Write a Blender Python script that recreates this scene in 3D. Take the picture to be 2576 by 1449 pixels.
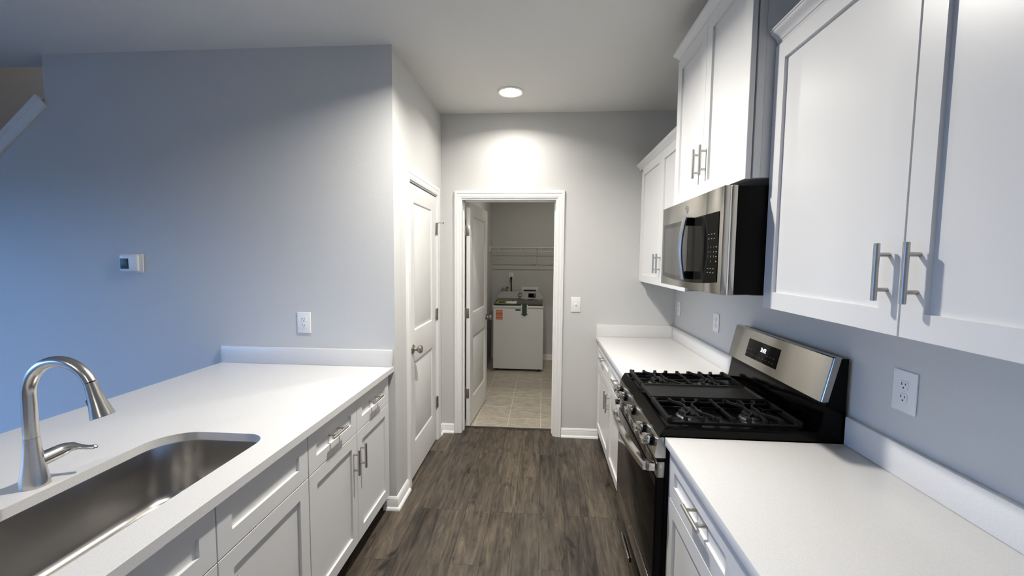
import bpy, bmesh, math, random
from mathutils import Vector, Matrix
random.seed(7)
PI = math.pi
for o in list(bpy.data.objects): bpy.data.objects.remove(o, do_unlink=True)
SC = bpy.context.scene
COL = SC.collection

# ------------------------------------------------------------------ camera
cd = bpy.data.cameras.new('camera'); cam = bpy.data.objects.new('camera', cd); COL.objects.link(cam)
cd.sensor_fit = 'HORIZONTAL'; cd.sensor_width = 36.0; cd.lens = 1048.293 / 2576 * 36.0
cd.clip_start = 0.02; cd.clip_end = 100
R = Vector((0.99727468, 0.07320907, 0.00914601)); U = Vector((-0.01431493, 0.07039471, 0.9974165)); F = Vector((-0.07237611, 0.99482914, -0.07125085))
cam.matrix_world = Matrix(((R.x, U.x, -F.x, 0), (R.y, U.y, -F.y, 0), (R.z, U.z, -F.z, 1.55405), (0, 0, 0, 1)))
SC.camera = cam

# ------------------------------------------------------------------ world (evening sky seen only through the patio glass)
w = bpy.data.worlds.new('world'); SC.world = w; w.use_nodes = True
bg = w.node_tree.nodes['Background']
_nt = w.node_tree; _tc = _nt.nodes.new('ShaderNodeTexCoord'); _sp = _nt.nodes.new('ShaderNodeSeparateXYZ'); _cr = _nt.nodes.new('ShaderNodeValToRGB')
_nt.links.new(_tc.outputs['Generated'], _sp.inputs[0]); _mr = _nt.nodes.new('ShaderNodeMapRange'); _mr.inputs['From Min'].default_value = -.2; _mr.inputs['From Max'].default_value = .8
_nt.links.new(_sp.outputs['Z'], _mr.inputs['Value']); _nt.links.new(_mr.outputs[0], _cr.inputs[0]); _nt.links.new(_cr.outputs[0], bg.inputs[0])
_e = _cr.color_ramp.elements; _e[0].position = .17; _e[0].color = (.03, .055, .10, 1); _e[1].position = 1; _e[1].color = (.15, .36, 1, 1)
_k = _e.new(.23); _k.color = (.23, .49, 1, 1)
bg.inputs[1].default_value = 6.5
SC.view_settings.view_transform = 'Standard'; SC.view_settings.look = 'None'
SC.view_settings.exposure = 0.33; SC.view_settings.gamma = 1.0
SC.view_settings.use_curve_mapping = False

H = 2.769          # ceiling
CT = 0.895         # counter top
LEFT_X = -5.2; REAR_Y = -4.2; RW = 1.114; LWY = 2.42; AX = -0.879; BY = 3.575

def area(name, loc, rot, size, energy, color, shape='DISK', spread=PI, size_y=None):
    l = bpy.data.lights.new(name, 'AREA'); l.shape = shape; l.size = size
    if size_y: l.size_y = size_y
    l.energy = energy; l.color = color; l.spread = spread
    o = bpy.data.objects.new(name, l); o.location = loc; o.rotation_euler = rot; COL.objects.link(o); return o
# sky portal filling the patio door opening in the far left wall
pt = area('patio_portal', (LEFT_X - .02, -.35, 1.06), (0, -PI/2, 0), 2.1, 1, (1, 1, 1), 'RECTANGLE', PI, 4.1)
pt.data.cycles.is_portal = True

# ------------------------------------------------------------------ materials
def mat(name, color=(.8, .8, .8), rough=.5, metal=0.0, coat=0.0, emit=None, estr=0.0, spec=None):
    m = bpy.data.materials.new(name); m.use_nodes = True
    b = m.node_tree.nodes['Principled BSDF']
    b.inputs['Base Color'].default_value = (*color, 1); b.inputs['Roughness'].default_value = rough
    b.inputs['Metallic'].default_value = metal; b.inputs['Coat Weight'].default_value = coat
    if spec is not None: b.inputs['Specular IOR Level'].default_value = spec
    if emit: b.inputs['Emission Color'].default_value = (*emit, 1); b.inputs['Emission Strength'].default_value = estr
    m['b'] = 1
    return m
def N(m, t, **kw):
    n = m.node_tree.nodes.new(t)
    for k, v in kw.items(): setattr(n, k, v)
    return n
def L(m, a, b): m.node_tree.links.new(a, b)
def bsdf(m): return m.node_tree.nodes['Principled BSDF']
def noise_bump(m, scale, strength, dist=.002, detail=3, stretch=None):
    tc = N(m, 'ShaderNodeTexCoord'); nz = N(m, 'ShaderNodeTexNoise'); bp = N(m, 'ShaderNodeBump')
    nz.inputs['Scale'].default_value = scale; nz.inputs['Detail'].default_value = detail
    bp.inputs['Strength'].default_value = strength; bp.inputs['Distance'].default_value = dist
    src = tc.outputs['Object']
    if stretch:
        mp = N(m, 'ShaderNodeMapping'); mp.inputs['Scale'].default_value = stretch; L(m, src, mp.inputs[0]); src = mp.outputs[0]
    L(m, src, nz.inputs['Vector']); L(m, nz.outputs['Fac'], bp.inputs['Height']); L(m, bp.outputs[0], bsdf(m).inputs['Normal'])
    return nz
def color_noise(m, scale, c0, c1, p0=.4, p1=.6, detail=4, stretch=None):
    tc = N(m, 'ShaderNodeTexCoord'); nz = N(m, 'ShaderNodeTexNoise'); cr = N(m, 'ShaderNodeValToRGB')
    nz.inputs['Scale'].default_value = scale; nz.inputs['Detail'].default_value = detail
    cr.color_ramp.elements[0].position = p0; cr.color_ramp.elements[0].color = (*c0, 1)
    cr.color_ramp.elements[1].position = p1; cr.color_ramp.elements[1].color = (*c1, 1)
    src = tc.outputs['Object']
    if stretch:
        mp = N(m, 'ShaderNodeMapping'); mp.inputs['Scale'].default_value = stretch; L(m, src, mp.inputs[0]); src = mp.outputs[0]
    L(m, src, nz.inputs['Vector']); L(m, nz.outputs['Fac'], cr.inputs[0]); L(m, cr.outputs[0], bsdf(m).inputs['Base Color'])

M = {}
M['wall'] = mat('wall_paint', (.60, .60, .588), .55); noise_bump(M['wall'], 90, .25, .0015)
M['ceiling'] = mat('ceiling_paint', (.70, .695, .675), .8); noise_bump(M['ceiling'], 60, .35, .002)
M['stair_wall'] = mat('stairwell_paint', (.56, .545, .52), .7); noise_bump(M['stair_wall'], 90, .25, .0015)
M['trim'] = mat('trim_white', (.80, .80, .79), .35)
M['door'] = mat('door_white', (.76, .755, .74), .4); noise_bump(M['door'], 160, .06, .001, 3, (1, 1, .15))
M['cab'] = mat('cabinet_white', (.705, .705, .70), .33); noise_bump(M['cab'], 14, .02, .004, 2)
M['cabin'] = mat('cabinet_inside', (.55, .54, .52), .6)
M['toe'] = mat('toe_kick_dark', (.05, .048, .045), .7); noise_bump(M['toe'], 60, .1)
M['quartz'] = mat('white_quartz', (.70, .695, .68), .30); color_noise(M['quartz'], 260, (.665, .66, .648), (.715, .71, .70), .38, .62)
def brushed(name, col, rough, stretch):
    m = mat(name, col, rough, 1.0)
    tc = N(m, 'ShaderNodeTexCoord'); mp = N(m, 'ShaderNodeMapping'); mp.inputs['Scale'].default_value = stretch
    nz = N(m, 'ShaderNodeTexNoise'); nz.inputs['Scale'].default_value = 40; nz.inputs['Detail'].default_value = 3
    mr = N(m, 'ShaderNodeMapRange'); mr.inputs['To Min'].default_value = rough - .012; mr.inputs['To Max'].default_value = rough + .016
    L(m, tc.outputs['Object'], mp.inputs[0]); L(m, mp.outputs[0], nz.inputs['Vector']); L(m, nz.outputs['Fac'], mr.inputs['Value']); L(m, mr.outputs[0], bsdf(m).inputs['Roughness'])
    return m
M['steel'] = brushed('brushed_stainless', (.46, .44, .40), .20, (1, .04, 6))
M['steel_sink'] = mat('sink_stainless', (.50, .485, .465), .27, 1.0); noise_bump(M['steel_sink'], 400, .02, .0003)
M['steel_trim'] = mat('polished_stainless', (.72, .71, .69), .12, 1.0); noise_bump(M['steel_trim'], 200, .02, .0005)
M['nickel'] = brushed('brushed_nickel', (.50, .48, .45), .36, (6, 6, .1))
M['faucet'] = brushed('faucet_nickel', (.60, .58, .55), .24, (1, 1, 12))
M['knob'] = mat('satin_nickel_knob', (.42, .39, .35), .30, 1.0); noise_bump(M['knob'], 90, .03)
M['hinge'] = mat('hinge_nickel', (.40, .38, .34), .38, 1.0); noise_bump(M['hinge'], 90, .05)
M['black'] = mat('black_enamel', (.002, .002, .0022), .14, spec=.12); noise_bump(M['black'], 50, .01)
M['black_side'] = mat('black_painted_steel', (.003, .003, .0035), .45, spec=.12); noise_bump(M['black_side'], 200, .08, .0006)
M['glass'] = mat('dark_oven_glass', (.003, .0028, .0026), .06, spec=.10); noise_bump(M['glass'], 3, .004)
M['mw_glass'] = mat('dark_microwave_glass', (.010, .010, .010), .08, spec=.4); noise_bump(M['mw_glass'], 3, .004)
M['mw_mesh'] = mat('microwave_window_mesh', (.045, .045, .045), .10, spec=.5); noise_bump(M['mw_mesh'], 900, .03, .0003)
M['iron'] = mat('cast_iron', (.0075, .0075, .008), .5, spec=.16); noise_bump(M['iron'], 300, .25, .0006)
M['griddle'] = mat('griddle_plate', (.008, .008, .0072), .38, spec=.22); noise_bump(M['griddle'], 300, .15, .0005)
M['cap'] = mat('burner_cap', (.010, .010, .010), .4, spec=.25); noise_bump(M['cap'], 200, .1, .0005)
M['alu'] = mat('burner_base', (.16, .155, .15), .38, 1.0); noise_bump(M['alu'], 200, .1, .0005)
M['plastic'] = mat('white_plastic', (.82, .82, .81), .32); noise_bump(M['plastic'], 100, .02)
M['dark'] = mat('dark_slot', (.02, .02, .02), .6); noise_bump(M['dark'], 100, .02)
M['screen'] = mat('thermostat_screen', (.015, .028, .04), .4); noise_bump(M['screen'], 10, .01)
M['digit'] = mat('lit_digits', (.9, .95, 1), .4, emit=(.85, .95, 1), estr=3.0)
M['mark'] = mat('pale_print', (.20, .20, .195), .5); noise_bump(M['mark'], 100, .02)
M['lens'] = mat('light_lens', (1, 1, 1), .4, emit=(1, .95, .86), estr=16)
M['washer'] = mat('washer_white', (.74, .745, .73), .28, coat=.3); noise_bump(M['washer'], 30, .01)
M['console'] = mat('washer_console_grey', (.46, .46, .45), .35); noise_bump(M['console'], 60, .02)
M['lid'] = mat('smoked_lid_glass', (.04, .04, .038), .08, coat=.5); noise_bump(M['lid'], 5, .005)
M['chrome'] = mat('chrome', (.8, .8, .8), .08, 1.0); noise_bump(M['chrome'], 100, .01)
M['yellow'] = mat('yellow_label', (.62, .56, .05), .5); noise_bump(M['yellow'], 100, .02)
M['paper'] = mat('white_paper', (.75, .75, .73), .6); noise_bump(M['paper'], 100, .05)
M['orange'] = mat('orange_print', (.62, .14, .04), .5); noise_bump(M['orange'], 100, .02)
M['pink'] = mat('pale_red_print', (.62, .33, .26), .5); noise_bump(M['pink'], 100, .02)
M['green'] = mat('green_tag', (.035, .075, .05), .45); noise_bump(M['green'], 100, .05)
M['rubber'] = mat('black_rubber', (.015, .015, .015), .6); noise_bump(M['rubber'], 100, .05)
M['hose'] = mat('braided_hose', (.45, .44, .42), .45, .6); noise_bump(M['hose'], 600, .4, .001)
M['red'] = mat('red_valve', (.45, .05, .04), .4); noise_bump(M['red'], 100, .02)
M['wire'] = mat('white_wire_coat', (.74, .74, .72), .4); noise_bump(M['wire'], 100, .02)
g = mat('patio_glass', (1, 1, 1), 0.0); bsdf(g).inputs['Transmission Weight'].default_value = 1.0; bsdf(g).inputs['IOR'].default_value = 1.02; M['pane'] = g

def wood_floor():
    m = mat('vinyl_plank', (.1, .09, .08), .42)
    tc = N(m, 'ShaderNodeTexCoord'); sx = N(m, 'ShaderNodeSeparateXYZ'); L(m, tc.outputs['Object'], sx.inputs[0])
    cx = N(m, 'ShaderNodeCombineXYZ'); L(m, sx.outputs['Y'], cx.inputs['X']); L(m, sx.outputs['X'], cx.inputs['Y'])
    br = N(m, 'ShaderNodeTexBrick'); br.offset = .37; br.offset_frequency = 3
    for k, v in (('Scale', 1), ('Brick Width', 1.22), ('Row Height', .150), ('Mortar Size', .0012), ('Mortar Smooth', .3), ('Bias', 0)): br.inputs[k].default_value = v
    br.inputs['Color1'].default_value = (0, 0, 0, 1); br.inputs['Color2'].default_value = (1, 1, 1, 1); br.inputs['Mortar'].default_value = (.5, .5, .5, 1)
    L(m, cx.outputs[0], br.inputs['Vector'])
    off = N(m, 'ShaderNodeMath', operation='MULTIPLY'); off.inputs[1].default_value = 37; L(m, br.outputs['Color'], off.inputs[0])
    def grain(sx_, sy_, scale, det, rough, dist):
        mp = N(m, 'ShaderNodeMapping'); mp.inputs['Scale'].default_value = (sx_, sy_, 1); L(m, tc.outputs['Object'], mp.inputs[0])
        nz = N(m, 'ShaderNodeTexNoise', noise_dimensions='4D'); nz.inputs['Scale'].default_value = scale; nz.inputs['Detail'].default_value = det
        nz.inputs['Roughness'].default_value = rough; nz.inputs['Distortion'].default_value = dist
        L(m, mp.outputs[0], nz.inputs['Vector']); L(m, off.outputs[0], nz.inputs['W']); return nz
    a = grain(13, 1.7, 1.5, 8, .66, 1.6); b = grain(95, 4.5, 1.5, 5, .7, .3); c = grain(3.0, 1.5, 1.4, 4, .55, .4); kn = grain(8, 4.2, 1.0, 4, .6, 1.0)
    ra = N(m, 'ShaderNodeValToRGB'); e = ra.color_ramp.elements
    e[0].position = .26; e[0].color = (.014, .011, .0085, 1); e[1].position = .78; e[1].color = (.165, .132, .096, 1)
    k = e.new(.42); k.color = (.050, .0395, .030, 1); k = e.new(.56); k.color = (.088, .071, .053, 1)
    ad = N(m, 'ShaderNodeMath', operation='ADD'); mu = N(m, 'ShaderNodeMath', operation='MULTIPLY_ADD'); mu.inputs[1].default_value = .46; mu.inputs[2].default_value = -.23
    L(m, b.outputs['Fac'], mu.inputs[0]); L(m, a.outputs['Fac'], ad.inputs[0]); L(m, mu.outputs[0], ad.inputs[1])
    mu2 = N(m, 'ShaderNodeMath', operation='MULTIPLY_ADD'); mu2.inputs[1].default_value = .16; mu2.inputs[2].default_value = -.08
    L(m, br.outputs['Color'], mu2.inputs[0]); ad2 = N(m, 'ShaderNodeMath', operation='ADD'); L(m, ad.outputs[0], ad2.inputs[0]); L(m, mu2.outputs[0], ad2.inputs[1])
    mu3 = N(m, 'ShaderNodeMath', operation='MULTIPLY_ADD'); mu3.inputs[1].default_value = .42; mu3.inputs[2].default_value = -.21
    L(m, c.outputs['Fac'], mu3.inputs[0]); ad3 = N(m, 'ShaderNodeMath', operation='ADD'); L(m, ad2.outputs[0], ad3.inputs[0]); L(m, mu3.outputs[0], ad3.inputs[1])
    kr = N(m, 'ShaderNodeMapRange'); kr.inputs['From Min'].default_value = .60; kr.inputs['From Max'].default_value = .72; kr.inputs['To Max'].default_value = -.30
    L(m, kn.outputs['Fac'], kr.inputs['Value']); ad4 = N(m, 'ShaderNodeMath', operation='ADD'); L(m, ad3.outputs[0], ad4.inputs[0]); L(m, kr.outputs[0], ad4.inputs[1])
    L(m, ad4.outputs[0], ra.inputs[0])
    mx = N(m, 'ShaderNodeMix', data_type='RGBA'); mx.inputs['B'].default_value = (.016, .013, .010, 1)
    L(m, br.outputs['Fac'], mx.inputs['Factor']); L(m, ra.outputs[0], mx.inputs['A']); L(m, mx.outputs['Result'], bsdf(m).inputs['Base Color'])
    bp = N(m, 'ShaderNodeBump'); bp.inputs['Strength'].default_value = .18; bp.inputs['Distance'].default_value = .001
    L(m, ad.outputs[0], bp.inputs['Height']); L(m, bp.outputs[0], bsdf(m).inputs['Normal'])
    return m
M['wood'] = wood_floor()
def tile_floor():
    m = mat('laundry_tile', (.3, .28, .25), .4)
    tc = N(m, 'ShaderNodeTexCoord'); br = N(m, 'ShaderNodeTexBrick'); br.offset = 0
    for k, v in (('Scale', 1), ('Brick Width', .307), ('Row Height', .307), ('Mortar Size', .0028), ('Mortar Smooth', .2), ('Bias', 0)): br.inputs[k].default_value = v
    br.inputs['Color1'].default_value = (.92, .92, .92, 1); br.inputs['Color2'].default_value = (1, 1, 1, 1); br.inputs['Mortar'].default_value = (1.0, 1.0, 1.0, 1)
    L(m, tc.outputs['Object'], br.inputs['Vector'])
    nz = N(m, 'ShaderNodeTexNoise'); nz.inputs['Scale'].default_value = 9; nz.inputs['Detail'].default_value = 7; nz.inputs['Roughness'].default_value = .65; nz.inputs['Distortion'].default_value = 1.2
    mp = N(m, 'ShaderNodeMapping'); mp.inputs['Scale'].default_value = (1, 2.2, 1); L(m, tc.outputs['Object'], mp.inputs[0]); L(m, mp.outputs[0], nz.inputs['Vector'])
    cr = N(m, 'ShaderNodeValToRGB'); e = cr.color_ramp.elements
    e[0].position = .34; e[0].color = (.34, .30, .24, 1); e[1].position = .68; e[1].color = (.54, .49, .41, 1)
    L(m, nz.outputs['Fac'], cr.inputs[0])
    m1 = N(m, 'ShaderNodeMix', data_type='RGBA', blend_type='MULTIPLY'); m1.inputs['Factor'].default_value = 1
    L(m, cr.outputs[0], m1.inputs['A']); L(m, br.outputs['Color'], m1.inputs['B'])
    m2 = N(m, 'ShaderNodeMix', data_type='RGBA'); m2.inputs['B'].default_value = (.66, .62, .54, 1)
    L(m, br.outputs['Fac'], m2.inputs['Factor']); L(m, m1.outputs['Result'], m2.inputs['A']); L(m, m2.outputs['Result'], bsdf(m).inputs['Base Color'])
    return m
M['tile'] = tile_floor()

# ------------------------------------------------------------------ mesh builder
class MB:
    def __init__(s): s.bm = bmesh.new()
    def _merge(s, b):
        me = bpy.data.meshes.new('t'); b.to_mesh(me); b.free(); s.bm.from_mesh(me); bpy.data.meshes.remove(me); return s
    def box(s, x0, x1, y0, y1, z0, z1, bev=0, seg=2, rot=None):
        b = bmesh.new(); bmesh.ops.create_cube(b, size=1)
        sx, sy, sz = abs(x1-x0), abs(y1-y0), abs(z1-z0)
        for v in b.verts: v.co = Vector((v.co.x*sx, v.co.y*sy, v.co.z*sz))
        if bev: bmesh.ops.bevel(b, geom=b.edges[:], offset=min(bev, sx*.45, sy*.45, sz*.45), segments=seg, profile=.5, affect='EDGES')
        if rot: b.transform(rot)
        b.transform(Matrix.Translation(((x0+x1)/2, (y0+y1)/2, (z0+z1)/2)))
        return s._merge(b)
    def face(s, pts): 
        return s.bm.faces.new([s.bm.verts.new(p) for p in pts])
    def loops(s, rings, closed=True, cap=True):
        """skin a list of rings (lists of points)"""
        b = bmesh.new(); vs = [[b.verts.new(p) for p in r] for r in rings]; n = len(vs[0])
        for a, c in zip(vs[:-1], vs[1:]):
            for i in range(n if closed else n-1):
                j = (i+1) % n
                try: b.faces.new((a[i], a[j], c[j], c[i]))
                except ValueError: pass
        if cap:
            for r in (vs[0], vs[-1]):
                try: b.faces.new(r)
                except ValueError: pass
        bmesh.ops.remove_doubles(b, verts=b.verts[:], dist=1e-6)
        bmesh.ops.recalc_face_normals(b, faces=b.faces[:])
        return s._merge(b)
    def prism(s, pts, vec):
        v = Vector(vec); return s.loops([[Vector(p) for p in pts], [Vector(p)+v for p in pts]])
    def tube(s, path, r, n=14, cap=True, sx=1.0, up=None):
        path = [Vector(p) for p in path]; rr = r if isinstance(r, (list, tuple)) else [r]*len(path)
        rings = []; t0 = (path[1]-path[0]).normalized()
        a = Vector(up) if up else (Vector((0, 0, 1)) if abs(t0.z) < .9 else Vector((1, 0, 0)))
        u = (a - t0*a.dot(t0)).normalized()
        for i, p in enumerate(path):
            if i == 0: t = path[1]-path[0]
            elif i == len(path)-1: t = path[-1]-path[-2]
            else: t = (path[i+1]-p).normalized() + (p-path[i-1]).normalized()
            t.normalize(); u = (u - t*u.dot(t)).normalized(); v = t.cross(u)
            q = rr[i]; q = q if isinstance(q, (tuple, list)) else (q, q*sx)
            rings.append([p + u*math.cos(2*PI*k/n)*q[0] + v*math.sin(2*PI*k/n)*q[1] for k in range(n)])
        return s.loops(rings, True, cap)
    def lathe(s, prof, org, axis=(0, 0, 1), n=28, cap=True):
        o = Vector(org); a = Vector(axis).normalized(); t = Vector((1, 0, 0)) if abs(a.x) < .9 else Vector((0, 1, 0))
        u = (t - a*t.dot(a)).normalized(); v = a.cross(u)
        return s.loops([[o + a*h + (u*math.cos(2*PI*k/n) + v*math.sin(2*PI*k/n))*max(r, 1e-5) for k in range(n)] for r, h in prof], True, cap)
    def xform(s, m): s.bm.transform(m); return s

ORG = {}
def obj(name, mb, m, parent=None, loc=None, smooth=35):
    me = bpy.data.meshes.new(name); mb.bm.to_mesh(me); mb.bm.free()
    o = bpy.data.objects.new(name, me); COL.objects.link(o)
    if parent is not None:
        org = ORG[parent.name]; o.parent = parent
    else:
        cs = [v.co for v in me.vertices]
        lo = [min(c[i] for c in cs) for i in range(3)]; hi = [max(c[i] for c in cs) for i in range(3)]
        org = Vector(loc) if loc else Vector(((lo[0]+hi[0])/2, (lo[1]+hi[1])/2, lo[2])); o.location = org
    ORG[o.name] = org
    me.transform(Matrix.Translation(-org)); me.materials.append(M[m] if isinstance(m, str) else m)
    me.shade_smooth(); me.set_sharp_from_angle(angle=math.radians(smooth))
    return o
def tag(o, label, cat, group=None):
    o['label'] = label; o['category'] = cat
    if group: o['group'] = group
    return o
def thing(name, label, cat, loc, group=None):
    o = bpy.data.objects.new(name, None); o.empty_display_size = .05; COL.objects.link(o); o.location = loc; ORG[o.name] = Vector(loc)
    return tag(o, label, cat, group)
def struct(name, mb, m, parent=None, loc=None):
    o = obj(name, mb, m, parent, loc)
    if parent is None: o['kind'] = 'structure'
    return o
def bx(*a, **k): return MB().box(*a, **k)

# ------------------------------------------------------------------ shell
YS = 3.715                                   # where planks meet tile
struct('floor', bx(LEFT_X-.15, RW+.12, REAR_Y-.15, YS, -.05, 0), 'wood', loc=(0, 0, 0))
struct('floor_laundry', bx(-.95, 1.25, YS+.001, 6.5, -.05, 0), 'tile', loc=(-.305, 3.95, 0))
c = MB(); c.box(LEFT_X-.15, RW+.12, REAR_Y-.15, LWY, H, H+.12); c.box(-3.07, RW+.12, LWY, 6.5, H, H+.12); c.box(LEFT_X-.15, -3.07, LWY, 2.575, H, H+.12)
struct('ceiling', c, 'ceiling')
# wall with the thermostat: full height right of the stairs, sloping knee wall below the stair opening
sl = .86; zc0 = 2.50
m = MB(); m.box(-3.07, AX, LWY, LWY+.115, 0, H)
xL = LEFT_X
m.prism([(xL, LWY, 0), (-3.07, LWY, 0), (-3.07, LWY, zc0-.02), (xL, LWY, zc0-.02-sl*(-3.07-xL))], (0, .115, 0))
struct('wall_left', m, 'wall')
# sloped cap on the knee wall (board plus apron)
m = MB(); d = Vector((1, 0, sl)).normalized(); nn = Vector((-sl, 0, 1)).normalized()
p1 = Vector((-3.088, 0, zc0+.006)); p0 = p1 - d*((-3.07-xL)*math.sqrt(1+sl*sl))
def board(y0, y1, a0, a1):
    return [[q + nn*a + Vector((0, y, 0)) for (y, a) in ((y0, a0), (y1, a0), (y1, a1), (y0, a1))] for q in (p0, p1)]
m.loops(board(LWY-.022, LWY+.137, .0, .026)); m.loops(board(LWY-.014, LWY-.0005, -.055, .0))
struct('trim_stair', m, 'trim')
# stairwell beyond
m = MB(); m.box(LEFT_X-.15, -2.95, 3.50, 3.60, 0, 4.7); m.box(-3.06, -2.95, LWY+.116, 3.50, 0, 4.7); m.box(LEFT_X-.15, -2.95, 2.46, 2.574, H+.121, 4.7); m.box(LEFT_X-.15, LEFT_X, LWY+.001, 3.50, 0, 4.7)
struct('wall_stairwell', m, 'stair_wall')
struct('ceiling_stairwell', bx(LEFT_X-.15, -2.95, 2.46, 3.60, 4.701, 4.8), 'ceiling')
# alcove wall with the closed door
DY0, DY1, DZ = 2.695, 3.412, 2.062
m = MB(); m.box(AX-.115, AX, LWY+.116, DY0, 0, H); m.box(AX-.115, AX, DY1, BY-.0005, 0, H); m.box(AX-.115, AX, DY0, DY1, DZ, H)
struct('wall_alcove', m, 'wall')
struct('wall_closet', bx(-1.9, -1.8, LWY+.116, BY, 0, H), 'wall')
# back wall with the laundry doorway
OX0, OX1 = -.700, .118
m = MB(); m.box(-1.9, OX0, BY, BY+.115, 0, H); m.box(OX1, RW+.12, BY, BY+.115, 0, H); m.box(OX0, OX1, BY, BY+.115, DZ, H)
struct('wall_back', m, 'wall')
struct('wall_right', bx(RW, RW+.12, REAR_Y, BY-.0005, 0, H), 'wall')
struct('wall_rear', bx(LEFT_X-.15, RW+.12, REAR_Y-.15, REAR_Y, 0, H), 'wall')
m = MB(); PY0, PY1, PZ = -2.4, 1.7, 2.1
m.box(LEFT_X-.15, LEFT_X, REAR_Y, PY0, 0, H); m.box(LEFT_X-.15, LEFT_X, PY1, LWY, 0, H); m.box(LEFT_X-.15, LEFT_X, PY0, PY1, PZ, H)
struct('wall_patio', m, 'wall')
m = MB(); fx0, fx1 = LEFT_X-.11, LEFT_X-.05
for y in (PY0, (PY0+PY1)/2-.03, PY1-.06): m.box(fx0, fx1, y, y+.06, .0, PZ)
m.box(fx0, fx1, PY0, PY1, 0, .06); m.box(fx0, fx1, PY0, PY1, PZ-.06, PZ)
wn = struct('window_1', m, 'trim')
obj('pane', bx(LEFT_X-.083, LEFT_X-.077, PY0+.05, PY1-.05, .05, PZ-.05), 'pane', wn)
# laundry room
LX = -.775; LB = 6.37
struct('wall_laundry_left', bx(LX-.1, LX, BY+.116, LB+.1, 0, H), 'wall')
struct('wall_laundry_back', bx(LX, 1.2, LB, LB+.1, 0, H), 'wall')
struct('wall_laundry_right', bx(1.2, 1.3, BY+.116, LB+.1, 0, H), 'wall')

# baseboards with shoe moulding
BBP = [(0, 0), (.013, 0), (.013, .055), (.0105, .060), (.0115, .064), (.009, .070), (.004, .0775), (0, .079)]
SHP = [(.013, 0), (.027, 0), (.0265, .006), (.0235, .0125), (.019, .0165), (.013, .018)]
def baseboard(name, a, b, nrm, m0=0, m1=0):
    """a->b along the wall foot, nrm outward; m0/m1 = mitre lengthening per unit depth"""
    a = Vector(a); b = Vector(b); t = (b-a).normalized(); n = Vector(nrm)
    def mk(prof):
        return MB().loops([[a + n*d + Vector((0, 0, z)) - t*d*m0 for d, z in prof], [b + n*d + Vector((0, 0, z)) + t*d*m1 for d, z in prof]])
    o = struct(name, mk(BBP), 'trim'); obj('shoe_moulding', mk(SHP), 'trim', o); return o
baseboard('baseboard_left', (-.956, LWY, 0), (AX, LWY, 0), (0, -1, 0), 0, 1)
baseboard('baseboard_alcove', (AX, LWY, 0), (AX, DY0-.066, 0), (1, 0, 0), 1, 0)
baseboard('baseboard_corner', (AX, DY1+.066, 0), (AX, BY, 0), (1, 0, 0), 0, -1)
baseboard('baseboard_back', (AX, BY, 0), (OX0-.063, BY, 0), (0, -1, 0), -1, 0)
baseboard('baseboard_right', (OX1+.063, BY, 0), (.50, BY, 0), (0, -1, 0), 0, 0)
baseboard('baseboard_laundry', (.0, LB, 0), (1.2, LB, 0), (0, -1, 0))

# door casings (mitred sweep) and jambs
CP = [(0, 0), (0, .009), (.004, .0115), (.009, .010), (.012, .0125), (.030, .0145), (.036, .0125), (.040, .016), (.050, .018), (.058, .018), (.061, .015), (.062, 0)]
def casing(mb, P, u0, u1, zt, k=1.0):
    mb.loops([[P(u0-w_*k, 0, d_) for w_, d_ in CP], [P(u0-w_*k, zt+w_*k, d_) for w_, d_ in CP], [P(u1+w_*k, zt+w_*k, d_) for w_, d_ in CP], [P(u1+w_*k, 0, d_) for w_, d_ in CP]])
m = MB(); casing(m, lambda u, z, d: Vector((u, BY-d, z)), OX0, OX1, DZ)
m.box(OX0+.0005, OX0+.0045, BY-.004, BY+.119, 0, DZ-.0005); m.box(OX1-.012, OX1-.0005, BY-.004, BY+.119, 0, DZ-.0005); m.box(OX0+.0045, OX1-.012, BY-.004, BY+.119, DZ-.012, DZ-.0005)
m.box(OX0+.0045, OX0+.015, BY+.05, BY+.08, 0, DZ-.012); m.box(OX1-.022, OX1-.012, BY+.05, BY+.08, 0, DZ-.012); m.box(OX0+.022, OX1-.022, BY+.05, BY+.08, DZ-.024, DZ-.012)
struct('trim_1', m, 'trim')
m = MB(); casing(m, lambda u, z, d: Vector((AX+d, u, z)), DY0, DY1, DZ, 1.04)
m.box(AX-.11, AX+.003, DY0+.0005, DY0+.006, 0, DZ-.0005); m.box(AX-.11, AX+.003, DY1-.006, DY1-.0005, 0, DZ-.0005); m.box(AX-.11, AX+.003, DY0+.006, DY1-.006, DZ-.008, DZ-.0005)
m.box(AX-.06, AX-.042, DY0+.006, DY0+.018, 0, DZ-.008); m.box(AX-.06, AX-.042, DY1-.018, DY1-.006, 0, DZ-.008)
struct('trim_2', m, 'trim')
struct('trim_threshold', bx(OX0+.013, OX1-.013, YS-.022, YS+.004, .0005, .005, .001), 'toe')

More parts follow.
